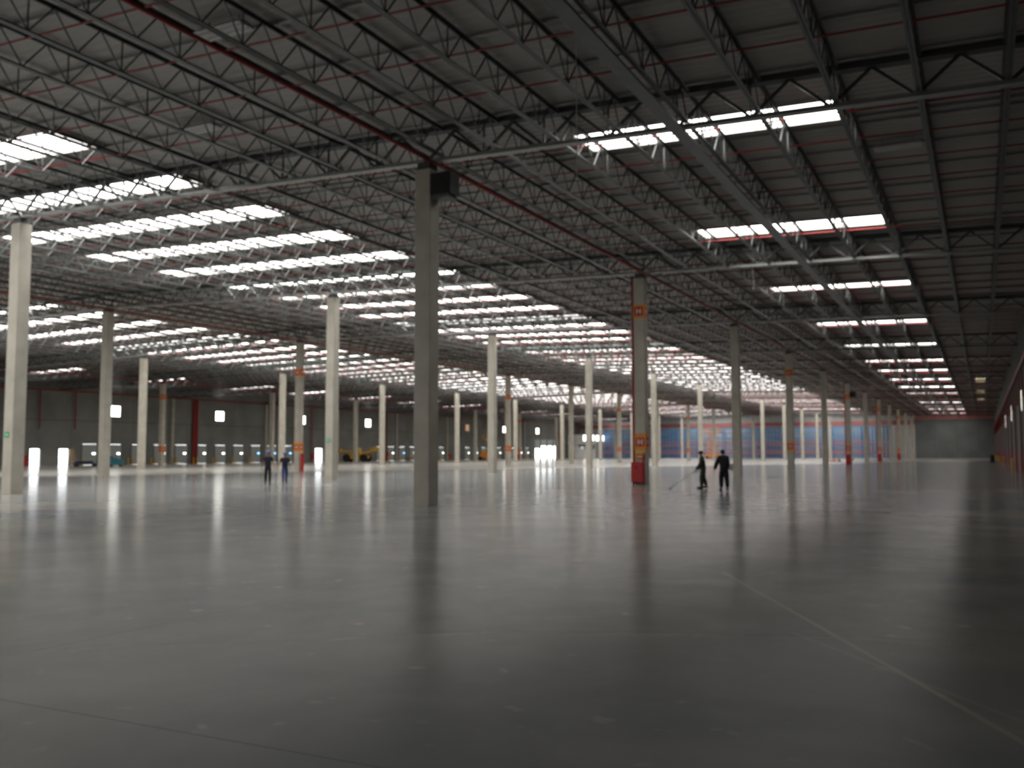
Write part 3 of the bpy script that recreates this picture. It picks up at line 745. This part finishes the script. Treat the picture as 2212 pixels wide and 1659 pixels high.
tag(t, 'low dark blue flatbed cart between ladder and floor sweeper', 'cart')
t = empty('water_drum', (-111.8, 88.9, 0))
MB().lathe(0, 0, [(.25,0),(.28,.04),(.28,.35),(.26,.38),(.28,.41),(.28,.7),(.25,.76)], 16).build('barrel', M['whitecloth'], t, True)
MB().lathe(0, 0, [(.06,.76),(.06,.84),(.02,.86)], 10).build('cap', M['blue'], t)
tag(t, 'pale plastic drum standing right of the ladder', 'drum')
# step ladder at the second doorway
t = empty('step_ladder', (XL+1.0, 94.4, 0), R(90))
r1 = MB(); 
for s in (-.25, .25): r1.bar((s*1.3, -.0, 0), (s*.8, .55, 2.45), .06, .04)
r1.build('front_rail', M['wood'], t)
st = MB()
for i in range(8): z = .28+i*.28; st.box(-.3+.012*i, .3-.012*i, .06+.0*i+z*.2245-.05, z*.2245+.07, z-.015, z+.015)
st.build('step', M['wood'], t)
r2 = MB()
for s in (-.25, .25): r2.bar((s*1.3, 1.15, 0), (s*.8, .58, 2.45), .05, .03)
r2.build('rear_rail', M['wood'], t)
tag(t, 'wooden step ladder standing at the second bright doorway', 'ladder')
# pickup outside the gates
t = empty('pickup_truck', (-127.5, 262.5, -.02), R(90))
MB().prism([(-2.6,.45),(2.6,.45),(2.65,.95),(1.5,1.1),(.9,1.65),(-.5,1.7),(-.7,1.1),(-2.6,1.1)], -.9, .9).build('body', M['navy_metal'], t)
for (x, y) in ((-1.6,-.9), (-1.6,.9), (1.7,-.9), (1.7,.9)): wheel(MB(), x, y, .38, .25).build('wheel', M['rubber'], t)
MB().prism([(.95,1.12),(.72,1.58),(-.38,1.62),(-.5,1.12)], -.905, -.9).build('side_window', M['glass'], t)
tag(t, 'dark pickup truck standing outside the bright gates', 'truck')
# scissor lift
t = empty('scissor_lift', (-65.6, 252.5, 0), R(-14))
MB().box(-1.7,1.7,-.8,.8,.35,1.1).build('chassis', M['orange'], t)
for (x, y) in ((-1.2,-.85), (-1.2,.85), (1.2,-.85), (1.2,.85)): wheel(MB(), x, y, .38, .26).build('wheel', M['rubber'], t)
sc = MB(); n = 5; h = 1.18
for s in (-.6, .6):
    for i in range(n):
        z = 1.15 + i*h; sc.bar((-1.4, s, z), (1.4, s, z+h), .1, .16, (0,1,0)); sc.bar((1.4, s*.82, z), (-1.4, s*.82, z+h), .1, .16, (0,1,0))
for i in range(n+1):
    for x in (-1.4, 1.4): sc.bar((x, -.65, 1.15+i*h), (x, .65, 1.15+i*h), .1, .1)
sc.build('scissor_arms', M['orange'], t)
zt = 1.15+n*h
p = MB().box(-1.9,2.9,-.85,.85,zt,zt+.28)
for x in (-1.9,-.7,.5,1.7,2.9):
    for s in (-.83,.83): p.bar((x,s,zt+.2),(x,s,zt+1.4),.07,.07)
for z in (zt+.8, zt+1.4):
    for s in (-.83,.83): p.bar((-1.9,s,z),(2.9,s,z),.08,.1)
    for x in (-1.9,2.9): p.bar((x,-.83,z),(x,.83,z),.08,.1)
p.build('platform', M['orange'], t)
tag(t, 'raised orange scissor lift standing before the blue racks', 'scissor lift')
# timber stack and white bag near the racks
for i in range(3):
    t = MB()
    for q in range(5): t.box(-1.2, 1.2, -.9+q*.42, -.6+q*.42, .12+.0, .16)
    for q in (-1.0, 0, 1.0): t.box(q-.06, q+.06, -.9, 1.08, 0, .12)
    for q in range(3): t.box(-1.2, 1.2, -.9+q*.84, -.6+q*.84, -.0, .0+.01)
    o = t.build('timber_pallet', M['orange']); o.location = (-24.8, 183, .001 + i*.17 + .0)
    tag(o, 'orange timber pallet left of the far red-piped column, ' + ('lowest', 'middle', 'topmost')[i] + ' of its stack', 'pallet', 'orange timber pallets')
o = MB().ball((0,0,.42), .6, .5, .46, 16, 10).build('white_sack', M['white'], None, True); o.location = (-22.5, 189, 0)
tag(o, 'lumpy white sack on the floor right of the orange pallets', 'sack')

# ------------------------------------------------------------------ people
def skinned(name, nodes, edges, m, parent, root=0, sub=2):
    me = bpy.data.meshes.new(name); me.from_pydata([n[:3] for n in nodes], edges, []); me.materials.append(m); me.update()
    o = bpy.data.objects.new(name, me); col.objects.link(o); o.parent = parent
    sk = o.modifiers.new('skin', 'SKIN'); sk.use_smooth_shade = True
    if not me.skin_vertices: 
        me.attributes.new if False else None
    layer = me.skin_vertices[0].data if me.skin_vertices else None
    if layer:
        for i, n in enumerate(nodes):
            rx, ry = n[3], (n[4] if len(n) > 4 else n[3]); layer[i].radius = (rx, ry)
        layer[root].use_root = True
    ss = o.modifiers.new('sub', 'SUBSURF'); ss.levels = sub; ss.render_levels = sub
    return o

def person(loc, rz, top_m, leg_m, label, hat=None, stride=0.25, lean=0.0, sleeves=False, arm=((0.05, 0.1), (-0.05, -0.1)), scale=1.0, bulk=1.0, hair=None):
    """local +y is where the person faces; the figure is laid out at 1.75 m and scaled"""
    t = empty('person', loc, rz); t.scale = (scale,)*3
    def L(x, y, z): return (x, y + lean*max(0, z-.95), z - abs(lean)*.12*max(0, z-.95))
    hip = .93
    fl = stride; bl = -stride
    N = {}; 
    N['pelvis'] = (0, 0, hip, .14, .10); N['waist'] = (*L(0, 0, 1.10), .125, .09); N['chest'] = (*L(0, .01, 1.32), .15, .105)
    N['neckb'] = (*L(0, .0, 1.47), .07, .06); N['neck'] = (*L(0, .01, 1.53), .05, .05); N['head'] = (*L(0, .02, 1.62), .08, .09); N['crown'] = (*L(0, .01, 1.70), .07, .08)
    legs = {}
    for s, nm, sw in ((-1, 'l', fl), (1, 'r', bl)):
        knee = (s*.10, sw*.55+.04, .49); ank = (s*.095, sw*1.0-(0.04 if sw < 0 else 0), .085 if sw >= 0 else .12)
        N['hip'+nm] = (s*.095, 0, hip-.07, .085); N['knee'+nm] = (*knee, .06); N['calf'+nm] = (knee[0], (knee[1]+ank[1])/2-.02, .32, .055); N['ank'+nm] = (*ank, .04); N['toe'+nm] = (ank[0]*1.1, ank[1]+.17, .035, .035)
        legs[nm] = (knee, ank)
    hands = {}
    for s, nm, (ax, ay) in ((-1, 'l', arm[0]), (1, 'r', arm[1])):
        sh = L(s*.18, 0, 1.42); el = (s*(.215+ax), sh[1]+ay*.5, 1.14-abs(lean)*.05); wr = (s*(.225+ax*1.5), sh[1]+ay*1.6+.03, .90)
        N['sh'+nm] = (*sh, .06); N['el'+nm] = (*el, .042); N['wr'+nm] = (*wr, .028); N['palm'+nm] = (wr[0], wr[1]+.01, wr[2]-.06, .034, .02); hands[nm] = wr
        for q, (dy, ln) in enumerate(((-.03, .065), (-.01, .08), (.012, .085), (.034, .075))):
            N['f%d%s' % (q, nm)] = (wr[0]-s*.005, wr[1]+.01+dy, wr[2]-.11, .010); N['g%d%s' % (q, nm)] = (wr[0]-s*.02, wr[1]+.015+dy, wr[2]-.11-ln*.8, .008)
        N['t0'+nm] = (wr[0]-s*.02, wr[1]+.045, wr[2]-.07, .011); N['t1'+nm] = (wr[0]-s*.03, wr[1]+.06, wr[2]-.11, .009)
    E = [('pelvis','waist'),('waist','chest'),('chest','neckb'),('neckb','neck'),('neck','head'),('head','crown')]
    for nm in 'lr':
        E += [('pelvis','hip'+nm),('hip'+nm,'knee'+nm),('knee'+nm,'calf'+nm),('calf'+nm,'ank'+nm),('ank'+nm,'toe'+nm),('chest','sh'+nm),('sh'+nm,'el'+nm),('el'+nm,'wr'+nm),('wr'+nm,'palm'+nm),('palm'+nm,'t0'+nm),('t0'+nm,'t1'+nm)]
        for q in range(4): E += [('palm'+nm,'f%d%s'%(q,nm)),('f%d%s'%(q,nm),'g%d%s'%(q,nm))]
    keys = list(N); ix = {k: i for i, k in enumerate(keys)}
    skinned('body', [N[k] for k in keys], [(ix[a], ix[c]) for a, c in E], M['skin'], t)
    # face
    h = N['head']; f = MB()
    f.ball((h[0], h[1]+.1, h[2]-.0), .014, .02, .022, 8, 6); f.ball((h[0]-.085, h[1], h[2]), .012, .02, .03, 8, 6); f.ball((h[0]+.085, h[1], h[2]), .012, .02, .03, 8, 6)
    f.build('nose_and_ears', M['skin'], t, True)
    f = MB().ball((h[0]-.032, h[1]+.082, h[2]+.02), .014, .012, .009, 8, 6).ball((h[0]+.032, h[1]+.082, h[2]+.02), .014, .012, .009, 8, 6).ball((h[0], h[1]+.088, h[2]-.045), .028, .01, .006, 8, 6)
    f.build('eyes_and_mouth', M['shoe'], t, True)
    # shirt
    def up(k, r): r += .03*(bulk-1)/.3; q = N[k]; return (q[0], q[1], q[2], q[3]+r, (q[4] if len(q) > 4 else q[3])+r)
    hem = (N['pelvis'][0], N['pelvis'][1], hip-.02-.2*(bulk-1), .165*bulk, .125*bulk)
    nodes = [up('waist', .042), hem, up('chest', .048), (*N['neckb'][:3], .085, .075)]
    edges = [(0,1),(0,2),(2,3)]
    for nm in 'lr':
        b0 = len(nodes); sh = N['sh'+nm]; el = N['el'+nm]; mid = tuple((sh[i]*.35+el[i]*.65) for i in range(3))
        nodes.append(up('sh'+nm, .022)); edges.append((2, b0))
        if sleeves: nodes += [up('el'+nm, .022), up('wr'+nm, .02)]; edges += [(b0,b0+1),(b0+1,b0+2)]
        else: nodes.append((*mid, .07)); edges.append((b0,b0+1))
    skinned('shirt' if not sleeves else 'jacket', nodes, edges, top_m, t)
    nodes = [(0, 0, hip, .15*bulk, .112*bulk), (*L(0,0,1.04), .14, .105)]; edges = [(0,1)]
    for nm in 'lr':
        b0 = len(nodes); a = N['ank'+nm]
        nodes += [up('hip'+nm, .018), up('knee'+nm, .022), up('calf'+nm, .02), (a[0], a[1], a[2]+.005, .06)]
        edges += [(0,b0),(b0,b0+1),(b0+1,b0+2),(b0+2,b0+3)]
    skinned('trousers', nodes, edges, leg_m, t)
    for nm in 'lr':
        a = N['ank'+nm]; b = MB()
        b.ball((a[0]*1.05, a[1]+.06, max(.06, a[2]-.03)), .055, .15, .055, 12, 8).box(a[0]*1.05-.05, a[0]*1.05+.05, a[1]-.07, a[1]+.2, max(0, a[2]-.085), max(.05, a[2]-.035))
        b.build('shoe', M['shoe'], t, True)
    if hat:
        c = N['crown']; b = MB().ball((c[0], c[1], c[2]+.02), .108, .128, .10, 18, 12).lathe(c[0], c[1], [(.122,c[2]-.008),(.128,c[2]-.002),(.10,c[2]+.012)], 20)
        b.prism([(c[0]-.08,c[2]-.008),(c[0]+.08,c[2]-.008),(c[0]+.08,c[2]+.002),(c[0]-.08,c[2]+.002)], c[1]+.08, c[1]+.18)
        b.build('helmet', hat, t, True)
    if hair:
        c = N['crown']; MB().ball((c[0], c[1]-.015, c[2]-.02), .1, .115, .095, 16, 10).build('hair', hair, t, True)
    tag(t, label, 'person'); return t, N
def face_to(x, y, tx, ty): return math.atan2(ty-y, tx-x) - pi/2
person((-35.35, 40.4, 0), face_to(-35.35, 40.4, -3, 8), M['navy'], M['blackcloth'], 'person in blue helmet, navy shirt and black trousers, walking at left', hat=M['helmet'], stride=.16, arm=((.07, .10), (.05, -.08)), scale=1.04)
person((-34.75, 41.1, 0), face_to(-34.75, 41.1, -4, 8), M['navy'], M['denim'], 'person in blue helmet, navy shirt and blue jeans, walking beside the other', hat=M['helmet'], stride=-.26, arm=((.05, -.10), (.10, .12)), scale=1.0)
pA, NA = person((-11.95, 44.2, 0), R(110), M['greycloth'], M['greycloth'], 'person in grey-green overalls walking with a long pole', stride=.10, lean=.12, sleeves=True, arm=((.02, .16), (-.01, .05)), scale=1.03, bulk=1.3, hair=M['hairblack'])
pB, NB = person((-10.5, 42.4, 0), R(28), M['blackcloth'], M['blackcloth'], 'stooping person in black clothes with a white bag at the hip', stride=.14, lean=.26, sleeves=True, arm=((.07, .10), (.0, .02)), scale=1.06, bulk=1.3, hair=M['hairblack'])
# pole held by the man in overalls: from his hand down to the floor on the left
bpy.context.view_layer.update()
hw = pA.matrix_world @ Vector(NA['palml'][:3])
tip = Vector((hw.x-1.10, hw.y-.55, .03)); dirn = (hw - tip).normalized()
t = empty('broom_pole', tuple(tip)); q = hw + dirn*.12 - tip
MB().tube([(0,0,0), tuple(q)], .014, 8).build('handle', M['steel'], t); MB().bar((0,-.12,0),(0,.12,0),.05,.05).build('broom_head', M['black'], t)
tag(t, 'long thin pole held slanting to the floor by the person in overalls', 'pole')
hb = pB.matrix_world @ Vector((.31, .0, 1.0))
o = MB().ball((0,0,0), .10, .08, .16, 14, 10).tube([(-.05,0,.15),(-.08,0,.45),(-.02,0,.5)], .012, 6).build('white_bag', M['whitecloth'], None, True); o.location = hb
tag(o, 'white bag hanging at the hip of the stooping person', 'bag')
